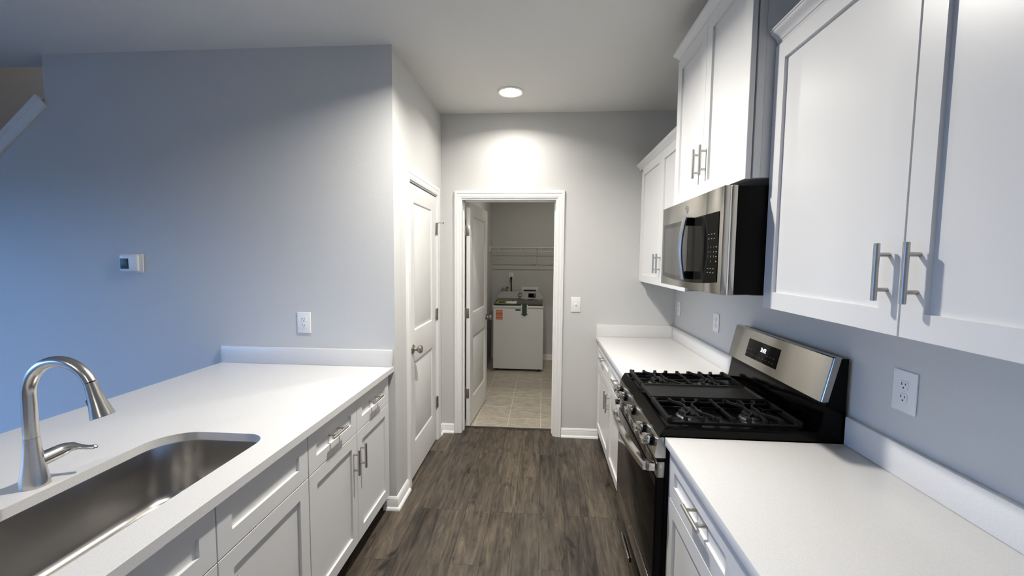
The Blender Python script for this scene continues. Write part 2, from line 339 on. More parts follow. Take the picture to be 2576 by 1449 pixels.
def panel_face(mb, P, us, vs, holes, rings):
    """flat face split in a grid, holes get concentric moulding rings (inset, depth)"""
    b = bmesh.new()
    for i in range(len(us)-1):
        for j in range(len(vs)-1):
            u0, u1, v0, v1 = us[i], us[i+1], vs[j], vs[j+1]
            if (i, j) in holes:
                prev = None
                for ins, dp in [(0, 0)] + rings:
                    r = [b.verts.new(P(u, v, dp)) for u, v in ((u0+ins, v0+ins), (u1-ins, v0+ins), (u1-ins, v1-ins), (u0+ins, v1-ins))]
                    if prev:
                        for k in range(4): b.faces.new((prev[k], prev[(k+1) % 4], r[(k+1) % 4], r[k]))
                    prev = r
                b.faces.new(prev)
            else:
                b.faces.new([b.verts.new(P(u, v, 0)) for u, v in ((u0, v0), (u1, v0), (u1, v1), (u0, v1))])
    return b
def slab_with_panels(mb, P, us, vs, holes, rings, th, both=False, ob=.0012):
    us = list(us); vs = list(vs); u0, u1, v0, v1 = us[0], us[-1], vs[0], vs[-1]
    iu = [u0+ob]+us[1:-1]+[u1-ob]; iv = [v0+ob]+vs[1:-1]+[v1-ob]
    b = panel_face(mb, P, iu, iv, holes, rings)
    def rect(i, d): return [P(u0+i, v0+i, d), P(u1-i, v0+i, d), P(u1-i, v1-i, d), P(u0+i, v1-i, d)]
    Rs = [rect(ob, 0), rect(0, ob), rect(0, th-ob), rect(ob, th)]
    vv = [[b.verts.new(p) for p in r] for r in Rs]
    for a, c2 in zip(vv[:-1], vv[1:]):
        for k in range(4): b.faces.new((a[k], a[(k+1) % 4], c2[(k+1) % 4], c2[k]))
    if both:
        b2 = panel_face(mb, lambda u, v, d: P(u, v, th-d), iu, iv, holes, rings)
        me = bpy.data.meshes.new('t'); b2.to_mesh(me); b2.free(); b.from_mesh(me); bpy.data.meshes.remove(me)
    else: b.faces.new(vv[-1])
    bmesh.ops.remove_doubles(b, verts=b.verts[:], dist=1e-5)
    # merge T-junction safe: grid corners only
    bmesh.ops.recalc_face_normals(b, faces=b.faces[:])
    return mb._merge(b)
DOOR_RINGS = [(.006, .004), (.012, .009), (.022, .009), (.040, .003)]
def door_leaf(P, wd, ht, th=.035):
    m = MB(); st = .115
    slab_with_panels(m, P, [0, st, wd-st, wd], [0, .235, .815, 1.03, ht-.115, ht], {(1, 1), (1, 3)}, DOOR_RINGS, th, True, .0015); return m
def knob(parent, P0, axis, mname='knob'):
    """round door knob on a rosette: P0 on the door face, axis outward"""
    k = MB(); k.lathe([(.0, 0), (.032, 0), (.032, .004), (.026, .010), (.012, .013), (.0105, .030), (.014, .034), (.024, .040), (.0285, .050), (.027, .060), (.020, .067), (.010, .070), (0, .0705)], P0, axis)
    return obj('knob', k, mname, parent)
def hinge_bits(P0, along, z, hgt=.089):
    k = MB(); p = Vector(P0); n = 3
    for i in range(n):
        a = z-hgt/2+i*hgt/n; k.lathe([(0, 0), (.0062, .0008), (.0062, hgt/n-.0012), (0, hgt/n-.0004)], (p.x, p.y, a), (0, 0, 1), 12)
    k.lathe([(0, 0), (.004, 0), (.0045, .004), (.002, .006), (0, .006)], (p.x, p.y, z+hgt/2), (0, 0, 1), 10)
    k.lathe([(0, 0), (.004, 0), (.0045, .004), (.002, .006), (0, .006)], (p.x, p.y, z-hgt/2), (0, 0, -1), 10)
    return k
# door_1: closed two-panel door in the alcove, hinged on its far side
d1 = struct('door_1', door_leaf(lambda u, v, d: Vector((AX-.004-d, DY0+.009+u, .012+v)), DY1-DY0-.018, 2.035), 'door')
knob(d1, (AX-.003, DY0+.075, .925), (1, 0, 0))
for i, z in enumerate((1.79, 1.085, .335)):
    hb = hinge_bits((AX+.008, DY1-.004, 0), None, z); hb.box(AX-.003, AX+.006, DY1-.026, DY1-.0085, z-.044, z+.044, .001)
    h = obj('hinge', hb, 'hinge', d1)
    if i == 0:
        s_ = MB(); s_.tube([(AX+.008, DY1-.004, z+.048), (AX+.03, DY1-.01, z+.050), (AX+.062, DY1-.02, z+.046)], .0035, 8); s_.lathe([(0, 0), (.008, 0), (.008, .006), (0, .007)], (AX+.06, DY1-.02, z+.046), (1, -.2, 0), 12); s_.box(AX+.001, AX+.02, DY1-.016, DY1+.008, z+.0475, z+.0505, .0008)
        obj('hinge_pin_stop', s_, 'hinge', d1)
# door_2: laundry door swung open against the laundry's left wall
hx, hy = -.681, 3.700; ang = math.atan2(4.46-3.70, .052)
du = Vector((math.cos(ang), math.sin(ang), 0)); dn = Vector((math.sin(ang), -math.cos(ang), 0))     # dn = kitchen face side (+X)
d2 = struct('door_2', door_leaf(lambda u, v, d: Vector((hx, hy, .012+v)) + dn*(.035-d) + du*u, .765, 2.035), 'door')
ko = Vector((hx, hy, .925)) + du*.70
knob(d2, ko + dn*.036, dn); knob(d2, ko - dn*.001, -dn)
for z in (1.795, 1.055, .315):
    hb = hinge_bits((hx-.006, hy-.008, 0), None, z)
    q = Vector((hx, hy-.0015, z))
    hb.box(hx-.004, hx+.027, hy-.0035, hy-.0008, z-.044, z+.044, .0006)
    obj('hinge', hb, 'hinge', d2)

# ------------------------------------------------------------------ cabinets
def shaker(s, xf, y0, y1, z0, z1, stile=.058, th=.019, rec=.010, wide=None):
    """s = +1: faces +X, s = -1: faces -X"""
    m = MB(); st = min(stile, (z1-z0)*.34)
    st_v = st
    slab_with_panels(m, lambda u, v, d: Vector((xf - s*d, u, v)), [y0, y0+(wide or stile), y1-stile, y1], [z0, z0+st_v, z1-st_v, z1], {(1, 1)}, [(.0007, rec)], th); return m
def pull(s, xf, y, z, vert, Ln=.132, sp=.080, off=.027, r=.0062):
    k = MB(); xb = xf + s*off
    dv = Vector((0, 0, 1)) if vert else Vector((0, 1, 0)); c0 = Vector((xb, y, z))
    k.lathe([(0, 0), (r*.75, 0), (r, .0012), (r, Ln-.0012), (r*.75, Ln), (0, Ln)], c0 - dv*Ln/2, dv, 16)
    for q in (-1, 1):
        b0 = Vector((xf + s*.0004, y, z)) + dv*q*sp/2
        k.lathe([(0, 0), (.0052, 0), (.0052, off), (0, off)], b0, (s, 0, 0), 12)
    return k
def front(parent, name, s, xf, y0, y1, z0, z1, hy_=None, hz_=None, vert=True, **k):
    f = obj(name, shaker(s, xf, y0, y1, z0, z1, **k), 'cab', parent)
    if hy_ is not None:
        # drawers carry the pull on the recessed panel, doors on the stile
        xx = xf - s*.010 if (name == 'drawer') else xf
        obj('handle', pull(s, xx, hy_, hz_, vert, off=.027 if name == 'door' else .036), 'nickel', f)
    return f
G = .0016
def base_cabinet(label, s, xf, y0, y1, xb, nd, handles=True, dside=None, filler=(), hollow=False, wide=None):
    """xf door face, xb cabinet back"""
    xi = xf - s*.0195
    t = thing('base_cabinet', label, 'cabinet', ((xi+xb)/2, (y0+y1)/2, 0))
    lo, hi = sorted((xi, xb)); b = MB(); 
    if hollow:
        a_, c_ = y0+.0005, y1-.0005
        b.box(lo, lo+.016, a_, c_, .102, CT-.0315); b.box(hi-.016, hi, a_, c_, .102, CT-.0315); b.box(lo+.016, hi-.016, a_, a_+.016, .102, CT-.0315); b.box(lo+.016, hi-.016, c_-.016, c_, .102, CT-.0315); b.box(lo+.016, hi-.016, a_+.016, c_-.016, .102, .118)
    else: b.box(lo, hi, y0+.0005, y1-.0005, .102, CT-.0315, .0008)
    for (a, c_) in filler: b.box(min(xi, xi-s*.02), max(xi, xi-s*.02), a, c_, .102, CT-.0315)
    obj('carcass', b, 'cab', t)
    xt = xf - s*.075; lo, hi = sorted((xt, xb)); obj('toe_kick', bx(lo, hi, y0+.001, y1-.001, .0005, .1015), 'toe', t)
    wd = (y1-y0)/nd
    for i in range(nd):
        a, c_ = y0+i*wd+G, y0+(i+1)*wd-G; mid = (a+c_)/2
        if handles: front(t, 'drawer', s, xf, a, c_, .682, .851, mid if not wide else 1.247, .775, False, wide=wide)
        else: front(t, 'false_drawer_front', s, xf, a, c_, .682, .851)
        ds = dside if dside is not None else (1 if i == 0 else -1)
        hy_ = c_-.038 if ds > 0 else a+.038
        front(t, 'door', s, xf, a, c_, .106, .6785, hy_, .545, True, wide=wide)
    return t
XL = -.912; XR = .481
base_cabinet('white shaker base cabinet with two drawers and bar pulls beside the pantry door corner', 1, XL, 1.532, 2.392, -1.535, 2, filler=((2.3915, 2.4185),))
base_cabinet('white shaker sink base cabinet under the steel sink with blank drawer fronts', 1, XL, .602, 1.530, -1.535, 2, handles=False, hollow=True)
tag(obj('peninsula_panel', bx(-1.558, -1.537, .56, 2.4185, .0005, CT-.0315, .001), 'cab'), 'white back panel under the bar overhang of the sink peninsula', 'panel')
base_cabinet('white shaker base cabinet in the far right corner between the range and back wall', -1, XR, 2.322, 3.545, 1.112, 2, filler=((3.5455, 3.5735),))
base_cabinet('white shaker base cabinet in the right foreground with one drawer next to the range', -1, XR, .918, 1.540, 1.112, 1, dside=-1, wide=.14)
base_cabinet('white shaker base cabinet under the near counter, closest to the camera and out of frame', -1, XR, .30, .916, 1.112, 1, dside=1)

CROWN = [(0, 0), (.006, .0), (.008, .010), (.012, .012), (.014, .022), (.022, .032), (.034, .044), (.040, .050), (.042, .058), (.046, .060), (.046, .068), (0, .068)]
CROWN = [(o*.74, h*.70) for o, h in CROWN]
def crown(xf, y0, y1, z, r0, r1, xw=1.112):
    rings = []
    if r0: rings.append([Vector((xw, y0-o, z+h)) for o, h in CROWN])
    rings.append([Vector((xf-o, y0-(o if r0 else 0), z+h)) for o, h in CROWN])
    rings.append([Vector((xf-o, y1+(o if r1 else 0), z+h)) for o, h in CROWN])
    if r1: rings.append([Vector((xw, y1+o, z+h)) for o, h in CROWN])
    return MB().loops(rings)
def wall_cabinet(label, xf, y0, y1, z0, z1, seams, hpairs, zh, r0=False, r1=False, gap=.003, filler=None, yb1=None):
    xi = xf+.019+gap
    t = thing('wall_cabinet', label, 'cabinet', ((xi+1.112)/2, (y0+y1)/2, z0))
    b = MB(); b.box(xi+.0255, 1.112, y0+.0015, y1-.0015, z0+.004, z1+.006, .0008)
    obj('face_frame', bx(xi, xi+.025, y0+.0005, y1-.0005, z0+.003, z1+.006, .001), 'cab', t)
    if filler: b.box(xi, xi+.02, y1, filler, z0+.004, z1+.006)
    obj('carcass', b, 'cab', t)
    ys = [y0]+seams+[y1]
    for i in range(len(ys)-1):
        front(t, 'door', -1, xf, ys[i]+G, ys[i+1]-G, z0, z1, hpairs[i], zh, True)
    obj('crown_moulding', crown(xf+.012, y0, filler or y1, z1+.0065, r0, r1), 'cab', t)
    return t
wall_cabinet('white wall cabinet in the right foreground above the near countertop and outlet', .787, .402, 1.546, 1.388, 2.283, [.974], [.974-.039, .974+.039], 1.530)
wall_cabinet('white wall cabinet mounted high above the microwave and standing out from its neighbours', .709, 1.551, 2.36, 1.842, 2.600, [1.963], [1.963-.040, 1.963+.040], 1.992, True, True, gap=.006)
wall_cabinet('white wall cabinet beside the back wall, farthest of the three on the right', .787, 2.365, 3.455, 1.377, 2.275, [2.908], [2.908-.040, 2.908+.040], 1.527, filler=3.573)

# ------------------------------------------------------------------ countertops, sink
def rrect(x0, x1, y0, y1, rad, n=10):
    """rad = radii at (x0,y0),(x1,y0),(x1,y1),(x0,y1)"""
    out = []
    for (cx, cy, sx, sy, r, a0) in ((x0, y0, 1, 1, rad[0], PI), (x1, y0, -1, 1, rad[1], 1.5*PI), (x1, y1, -1, -1, rad[2], 0), (x0, y1, 1, -1, rad[3], .5*PI)):
        for k in range(n+1):
            a = a0 + .5*PI*k/n; out.append((cx+sx*r + r*math.cos(a), cy+sy*r + r*math.sin(a)))
    return out
SX0, SX1, SY0, SY1 = -1.383, -.997, .66, 1.430
SR = (.11, .07, .075, .125)
cut = rrect(SX0, SX1, SY0, SY1, SR)
t = thing('countertop', 'white quartz peninsula countertop on the left, with the sink set in', 'countertop', (-1.43, 1.5, CT-.03))
CX0, CX1, CY0, CY1 = -1.973, -.887, .50, LWY-.0008
b = bmesh.new()
outer = [(CX0, CY0), (CX1, CY0), (CX1, CY1), (CX0, CY1)]
def ringface(z):
    vo = [b.verts.new((x, y, z)) for x, y in outer]; vi = [b.verts.new((x, y, z)) for x, y in cut]
    es = [b.edges.new((vo[i], vo[(i+1) % 4])) for i in range(4)] + [b.edges.new((vi[i], vi[(i+1) % len(vi)])) for i in range(len(vi))]
    bmesh.ops.triangle_fill(b, use_beauty=True, use_dissolve=False, edges=es)
    return vo, vi
vo1, vi1 = ringface(CT); vo0, vi0 = ringface(CT-.03)
for A, B in ((vo0, vo1), (vi0, vi1)):
    for i in range(len(A)): b.faces.new((A[i], A[(i+1) % len(A)], B[(i+1) % len(A)], B[i]))
bmesh.ops.recalc_face_normals(b, faces=b.faces[:])
m = MB(); m._merge(b); obj('worktop', m, 'quartz', t)
obj('backsplash', bx(-1.973, -.892, 2.4, LWY-.0008, CT+.0005, CT+.102, .0015), 'quartz', t)
t = thing('countertop', 'white quartz countertop in the far right corner behind the range', 'countertop', (.79, 2.94, CT-.03))
obj('worktop', bx(.464, RW-.0008, 2.3095, BY-.0008, CT-.03, CT, .0012), 'quartz', t)
obj('backsplash', bx(.466, RW-.0215, 3.555, BY-.0008, CT+.0005, CT+.102, .0015), 'quartz', t)
obj('backsplash', bx(RW-.0205, RW-.0008, 2.3095, BY-.0008, CT+.0005, CT+.102, .0015), 'quartz', t)
t = thing('countertop', 'white quartz countertop in the right foreground nearest the camera', 'countertop', (.79, .95, CT-.03))
obj('worktop', bx(.464, RW-.0008, .25, 1.5455, CT-.03, CT, .0012), 'quartz', t)
obj('backsplash', bx(RW-.0205, RW-.0008, .25, 1.5455, CT+.0005, CT+.102, .0015), 'quartz', t)

# undermount sink bowl
t = thing('sink', 'deep stainless steel undermount sink with rounded corners in the peninsula', 'sink', ((SX0+SX1)/2, (SY0+SY1)/2, .64))
def sr(off, add=0): return [(x, y) for x, y in rrect(SX0-off, SX1+off, SY0-off, SY1+off, [max(r+off, .03) for r in SR])]
def at(pts, z): return [Vector((x, y, z)) for x, y in pts]
zb = .655; rings = [at(sr(.015), CT-.0305), at(sr(.004), CT-.0312), at(sr(.003), CT-.036), at(sr(-.002), .74), at(sr(-.006), .70)]
for k in range(1, 7):
    a = k/6*PI/2; rings.append(at(sr(-.006-.034*(1-math.cos(a))), .695-.035*math.sin(a)))
rings += [at(sr(-.12), zb+.001), at(rrect(SX0+.19, SX1-.19, SY0+.19, SY1-.19, (.004,)*4), zb)]
bw = MB(); bw.loops(rings, True, False); bw.face(list(reversed(rings[-1]))); bmesh.ops.remove_doubles(bw.bm, verts=bw.bm.verts[:], dist=1e-6); bmesh.ops.recalc_face_normals(bw.bm, faces=bw.bm.faces[:])
obj('bowl', bw, 'steel_sink', t, smooth=60)
obj('drain', MB().lathe([(.020, .004), (.040, .006), (.056, .006), (.058, .003), (.058, .001)], ((SX0+SX1)/2-.0, 1.00, zb), (0, 0, 1), cap=False), 'steel_trim', t)

# faucet
fx, fy = -1.437, 1.045
t = thing('faucet', 'brushed nickel gooseneck pull-down kitchen faucet behind the sink', 'faucet', (fx, fy, CT))
obj('base', MB().lathe([(0, .0006), (.0325, .0006), (.0325, .003), (.0310, .014), (.0272, .042), (.0232, .072), (.0198, .102), (.0172, .140), (0, .140)], (fx, fy, CT)), 'faucet', t)
neck = [(fx, fy, CT+.1405), (fx, fy, CT+.19), (fx+.001, fy, CT+.23)]
rad = [.0170, .0168, .0165]
cx_, cz_, rr_ = fx+.101, CT+.262, .100
for k in range(0, 19):
    a = PI - k/18*(PI*.86); neck.append((cx_+rr_*math.cos(a), fy, cz_+rr_*1.0*math.sin(a))); rad.append(.0163 - .0020*k/18)
obj('spout', MB().tube(neck, rad, 22), 'faucet', t)
e1 = Vector(neck[-1]); dr = (Vector(neck[-1])-Vector(neck[-2])).normalized()
tip = Vector((-1.214, fy, CT+.210)); dr = (tip-e1).normalized(); ln = (tip-e1).length
obj('spray_head', MB().lathe([(0, .0008), (.0145, .0008), (.0165, ln*.3), (.0205, ln*.62), (.0268, ln*.97), (.0272, ln), (.0245, ln+.001), (.021, ln-.004), (0, ln-.004)], e1, dr), 'faucet', t)
hb_ = e1 + dr*(ln*.62); sd = Vector((dr.z, 0, -dr.x)); sd = sd if sd.x < 0 else -sd
q = MB(); q.box(-.006, .006, -.009, .009, -.02, .02, .004); q.xform(Matrix.Rotation(math.atan2(dr.x, dr.z), 4, 'Y')); q.xform(Matrix.Translation(hb_ + sd*.0195)); obj('spray_button', q, 'rubber', t)
h0 = Vector((fx, fy+.012, CT+.066)); h1 = Vector((fx+.005, fy+.054, CT+.071))
hh = obj('handle', MB().tube([h0, h0.lerp(h1, .5), h1], [.0215, .0205, .0202], 20), 'faucet', t)
v = (h1-h0).normalized()
obj('lever', MB().tube([h1+v*.003, h1+v*.010+Vector((.001, 0, .0005)), h1+v*.020+Vector((.006, 0, .002)), h1+v*.028+Vector((.015, 0, .003)), Vector((fx+.040, fy+.088, CT+.074)), Vector((fx+.057, fy+.095, CT+.070)), Vector((fx+.074, fy+.101, CT+.069)), Vector((fx+.079, fy+.102, CT+.0685))], [.0202, .0195, .0172, (.0128, .0145), (.0068, .0095), (.0060, .0085), (.0070, .0092), (.003, .004)], 18, up=(0, 0, 1)), 'faucet', hh)

# ------------------------------------------------------------------ range
RY0, RY1 = 1.5475, 2.3075
t = thing('gas_range', 'stainless and black gas range between the two right countertops', 'range', (.77, (RY0+RY1)/2, 0))
YA, YB = RY0+.002, RY1-.002
obj('body', bx(.470, 1.098, YA, YB, .03, .8915, .002), 'black_side', t)
for x in (.52, 1.05):
    for y in (YA+.05, YB-.05): obj('foot', MB().lathe([(0, .0006), (.018, .0006), (.018, .008), (.009, .010), (.009, .032), (0, .032)], (x, y, 0)), 'rubber', t)
# cooktop tray: raised rim, recessed pan
m = MB()
def rect4(x0, x1, y0, y1, z): return [Vector((x0, y0, z)), Vector((x1, y0, z)), Vector((x1, y1, z)), Vector((x0, y1, z))]
m.loops([rect4(.4435, 1.02, YA, YB, .8925), rect4(.4440, 1.02, YA-.0005, YB+.0005, .897), rect4(.4590, 1.02, YA-.0005, YB+.0005, .924), rect4(.465, 1.018, YA+.004, YB-.004, .930), rect4(.474, 1.012, YA+.014, YB-.014, .930), rect4(.482, 1.005, YA+.022, YB-.022, .918), rect4(.50, .99, YA+.04, YB-.04, .916)])
obj('cooktop', m, 'black', t)
# control panel: leaning stainless front with rolled top edge
m = MB(); prof = [(.4695, .812), (.432, .812), (.428, .818), (.437, .872), (.4400, .886), (.4425, .8915), (.4695, .8915)]
m.prism([(x, YA, z) for x, z in prof], (0, YB-YA, 0))
cp = obj('control_panel', m, 'steel', t)
pn = Vector((-(.872-.818), 0, .009)).normalized()
for y in (2.240, 2.125, 1.935, 1.735, 1.618):
    o0 = Vector((.4365, y, .852)) + pn*.0004
    k = MB(); k.lathe([(0, 0), (.0225, 0), (.0225, .007), (.0205, .010), (0, .010)], o0, pn, 28); kb = obj('knob', k, 'black', t)
    k = MB(); k.lathe([(0, .0105), (.0185, .0105), (.0215, .014), (.0215, .034), (.0200, .0375), (0, .0378)], o0, pn, 28); ob_ = obj('knob_cap', k, 'steel_trim', kb)
    k = MB(); k.box(-.0035, .0035, -.0205, .0205, -.006, .006, .002); k.xform(Matrix.Rotation(-math.atan2(pn.x, pn.z), 4, 'Y') if False else pn.to_track_quat('X', 'Z').to_matrix().to_4x4()); k.xform(Matrix.Rotation(0, 4, 'X')); k.xform(Matrix.Translation(o0 + pn*.0405)); obj('knob_grip', k, 'steel_trim', kb)
# vent strip under the panel, oven door, handle, drawer
obj('vent_strip', bx(.440, .4695, YA+.002, YB-.002, .797, .8115, .001), 'black_side', t)
dr_ = obj('oven_door', bx(.4395, .4695, YA+.002, YB-.002, .212, .733, .003), 'black_side', t)
obj('top_band', bx(.4385, .4695, YA+.002, YB-.002, .7335, .796, .003), 'steel', dr_)
obj('lower_band', bx(.4345, .4390, YA+.003, YB-.003, .2125, .298, .001), 'steel', dr_)
obj('glass', bx(.4345, .4390, YA+.003, YB-.003, .300, .733, .001), 'glass', dr_)
for i in range(6):
    yc = YA+.085+i*(YB-YA-.17)/5
    for k in range(3): obj('vent_slot', bx(.4368, .4384, yc-.030, yc+.030, .746+k*.013, .751+k*.013), 'dark', dr_)
k = MB(); k.lathe([(0, 0), (.012, 0), (.012, .001), (0, .0012)], (.4344, 1.965, .258), (-1, 0, 0), 24); obj('round_emblem', k, 'steel_trim', dr_)
hp = []
for i in range(25):
    s_ = i/24; y = YA+.018+(YB-YA-.036)*s_; hp.append((.403-.032*math.sin(PI*s_)**.8 if 0 < s_ < 1 else .403, y, .772))
m = MB(); rings = []
for (x, y, z) in hp: rings.append([Vector((x-.010, y, z-.017)), Vector((x+.008, y, z-.017)), Vector((x+.010, y, z-.013)), Vector((x+.010, y, z+.013)), Vector((x+.008, y, z+.017)), Vector((x-.010, y, z+.017)), Vector((x-.012, y, z+.013)), Vector((x-.012, y, z-.013))])
m.loops(rings)
for y in (YA+.018, YB-.018): m.box(.404, .4342, y-.011, y+.011, .757, .787, .002)
obj('door_handle', m, 'steel_trim', dr_)
dw = obj('storage_drawer', bx(.4395, .4695, YA+.002, YB-.002, .058, .209, .003), 'glass', t)
obj('drawer_rail', bx(.4290, .4392, 1.94, 2.125, .100, .126, .002), 'steel', dw)
obj('kick_plate', bx(.4750, .4950, YA+.004, YB-.004, .031, .056), 'black_side', t)
# backguard
m = MB(); prof = [(1.012, .9305), (1.026, 1.048), (1.068, 1.210), (1.098, 1.210), (1.098, .9035), (1.012, .9035)]
prof = [(1.0205, .892), (1.012, .932), (1.030, 1.045), (1.060, 1.190), (1.072, 1.205), (1.098, 1.205), (1.098, .892)]
m.prism([(x, YA+.003, z) for x, z in prof], (0, YB-YA-.006, 0)); bgd = obj('backguard', m, 'black', t)
m = MB(); pa = Vector((1.008, 0, 1.046)); pb = Vector((1.044, 0, 1.207)); nb = Vector((-(pb.z-pa.z), 0, pb.x-pa.x)).normalized()
sec = [pa + Vector((.022, 0, 0)), pa + Vector((.004, 0, -.002)), pa, pb, pb + Vector((.004, 0, .003)), pb + Vector((.024, 0, .003))]
def secr(y, k=0): return [p_ + Vector((k, y, 0)) for p_ in sec]
m.loops([secr(YA-.0005, .004), secr(YA+.006, 0), secr(YB-.006, 0), secr(YB+.0005, .004)]); obj('control_fascia', m, 'steel', bgd)
up = (pb-pa).normalized()
def onb(y, s_, d=0): return pa.lerp(pb, s_) + Vector((0, y, 0)) + nb*d
disp = MB(); y0_, y1_ = 1.862, 2.132
disp.loops([[onb(y0_, .22, .0003), onb(y1_, .22, .0003), onb(y1_, .76, .0003), onb(y0_, .76, .0003)], [onb(y0_, .22, .002), onb(y1_, .22, .002), onb(y1_, .76, .002), onb(y0_, .76, .002)]])
dp = obj('display', disp, 'glass', bgd)
def text_mb(s, size, org, right, upv, depth=.0004, align='CENTER'):
    cu = bpy.data.curves.new('t', 'FONT'); cu.body = s; cu.size = size; cu.align_x = align; cu.align_y = 'CENTER'; cu.extrude = depth
    o = bpy.data.objects.new('t', cu); COL.objects.link(o); dg = bpy.context.evaluated_depsgraph_get(); me = bpy.data.meshes.new_from_object(o.evaluated_get(dg))
    bpy.data.objects.remove(o, do_unlink=True); bpy.data.curves.remove(cu)
    mb = MB(); mb.bm.from_mesh(me); bpy.data.meshes.remove(me)
    r_ = Vector(right).normalized(); u_ = Vector(upv).normalized(); n_ = r_.cross(u_)
    mt = Matrix(((r_.x, u_.x, n_.x, org[0]), (r_.y, u_.y, n_.y, org[1]), (r_.z, u_.z, n_.z, org[2]), (0, 0, 0, 1)))
    mb.bm.transform(mt); return mb
obj('clock_digits', text_mb('3:42', .027, onb(1.985, .56, .0028), (0, -1, 0), up), 'digit', dp)
m = MB()
for i in range(9):
    for j in range(2):
        y = y0_+.025+i*.0275; z_ = .32+j*.13
        if 2 < i < 6 and j == 1: continue
        m.loops([[onb(y, z_, .0021), onb(y+.012, z_, .0021), onb(y+.012, z_+.018, .0021), onb(y, z_+.018, .0021)], [onb(y, z_, .0024), onb(y+.012, z_, .0024), onb(y+.012, z_+.018, .0024), onb(y, z_+.018, .0024)]])
obj('key_marks', m, mat('dim_print', (.10, .10, .10), .5), dp)
obj('rear_vent', bx(.985, 1.008, 1.81, 2.06, .9305, .938, .002), 'black_side', t)

# grates, burners, griddle
gt = .958
def bar(m, pts, h=.010, w_=.0048):
    """cast bar of trapezoid section following pts at grate top"""
    rings = []; P_ = [Vector(p) for p in pts]
    for i, p in enumerate(P_):
        a = P_[max(i-1, 0)]; c_ = P_[min(i+1, len(P_)-1)]; d_ = (c_-a); d_.z = 0; d_.normalize(); s_ = Vector((-d_.y, d_.x, 0))
        rings.append([p - s_*w_ + Vector((0, 0, -h)), p + s_*w_ + Vector((0, 0, -h)), p + s_*w_*.8 + Vector((0, 0, -.001)), p + s_*w_*.5, p - s_*w_*.5, p - s_*w_*.8 + Vector((0, 0, -.001))])
    m.loops(rings)
def bez(p0, p1, p2, p3, n=8):
    out = []
    for k in range(n+1):
        s_ = k/n; a = (1-s_)**3; b_ = 3*s_*(1-s_)**2; c_ = 3*s_*s_*(1-s_); d_ = s_**3
        out.append((a*p0[0]+b_*p1[0]+c_*p2[0]+d_*p3[0], a*p0[1]+b_*p1[1]+c_*p2[1]+d_*p3[1], gt))
    return out
def grate(y0, y1):
    m = MB(); x0, x1 = .488, .968; ym = (y0+y1)/2
    # outer rails sit low on the pan with feet; side rails along X and front/back rails along Y
    for y in (y0, y1): m.box(x0, x1, y-.006, y+.006, .930, .942, .002)
    for x in (x0, x1): m.box(x-.007, x+.007, y0-.006, y1+.006, .934, gt-.001, .003)
    # fingers rise at the side rails
    xs = [x0+.008+(x1-x0-.016)*k/8 for k in range(9)]
    for x in xs:
        for y, s_ in ((y0, 1), (y1, -1)):
            m.prism([(x-.006, y-s_*.004, .936), (x-.006, y+s_*.020, .944), (x-.006, y+s_*.016, gt), (x-.006, y+s_*.003, gt-.001)], (.012, 0, 0))
    for bxc in (x0+.120, x1-.120):
        # hourglass pair of curved fingers each side of the burner, straight fingers on its axis
        for s_ in (-1, 1):
            bar(m, bez((bxc+s_*.055, y0+.010), (bxc+s_*.055, y0+.055), (bxc+s_*.012, y0+.055), (bxc+s_*.016, ym-.022)) )
            bar(m, bez((bxc+s_*.016, ym-.022), (bxc+s_*.022, ym), (bxc+s_*.022, ym), (bxc+s_*.016, ym+.022), 4))
            bar(m, bez((bxc+s_*.016, ym+.022), (bxc+s_*.012, y1-.055), (bxc+s_*.055, y1-.055), (bxc+s_*.055, y1-.010)))
            bar(m, [(bxc+s_*.108, ym, gt), (bxc+s_*.040, ym, gt)], .009, .004)
        for (a, c_) in ((y0+.010, y0+.055), (y1-.055, y1-.010)): bar(m, [(bxc, a, gt), (bxc, c_, gt)], .009)
    xm = (x0+x1)/2; bar(m, [(xm, y0+.01, gt), (xm, y1-.01, gt)]); bar(m, [(xm-.075, ym, gt), (xm+.075, ym, gt)], .009, .004)
    bar(m, [(x0+.006, ym, gt), (x0+.05, ym, gt)], .009, .004); bar(m, [(x1-.05, ym, gt), (x1-.006, ym, gt)], .009, .004)
    return m
g1 = (1.588, 1.818); g3 = (2.040, 2.270)
for a, c_ in (g1, g3): obj('grate', grate(a, c_), 'iron', t)
m = MB(); m.box(.482, .974, 1.832, 2.026, .938, .948, .004); m.loops([rect4(.482, .974, 1.832, 2.026, .948), rect4(.484, .972, 1.834, 2.024, .957), rect4(.492, .964, 1.842, 2.016, .957), rect4(.498, .958, 1.848, 2.010, .951)])
for x in (.492, .964):
    for y in (1.842, 2.016): m.box(x-.006, x+.006, y-.006, y+.006, .9305, .939)
obj('griddle', m, 'griddle', t)
for a, c_ in (g1, g3):
    ym = (a+c_)/2
    for bxc, r in ((.608, .046), (.848, .038)):
        k = MB(); k.lathe([(0, .9165), (r+.010, .9165), (r+.008, .922), (r+.001, .926), (r-.002, .936), (0, .936)], (bxc, ym, 0)); bo = obj('burner', k, 'alu', t)
        k = MB(); k.lathe([(0, .9365), (r-.002, .9365), (r, .939), (r-.002, .944), (r*.6, .9465), (0, .947)], (bxc, ym, 0)); obj('burner_cap', k, 'cap', bo)

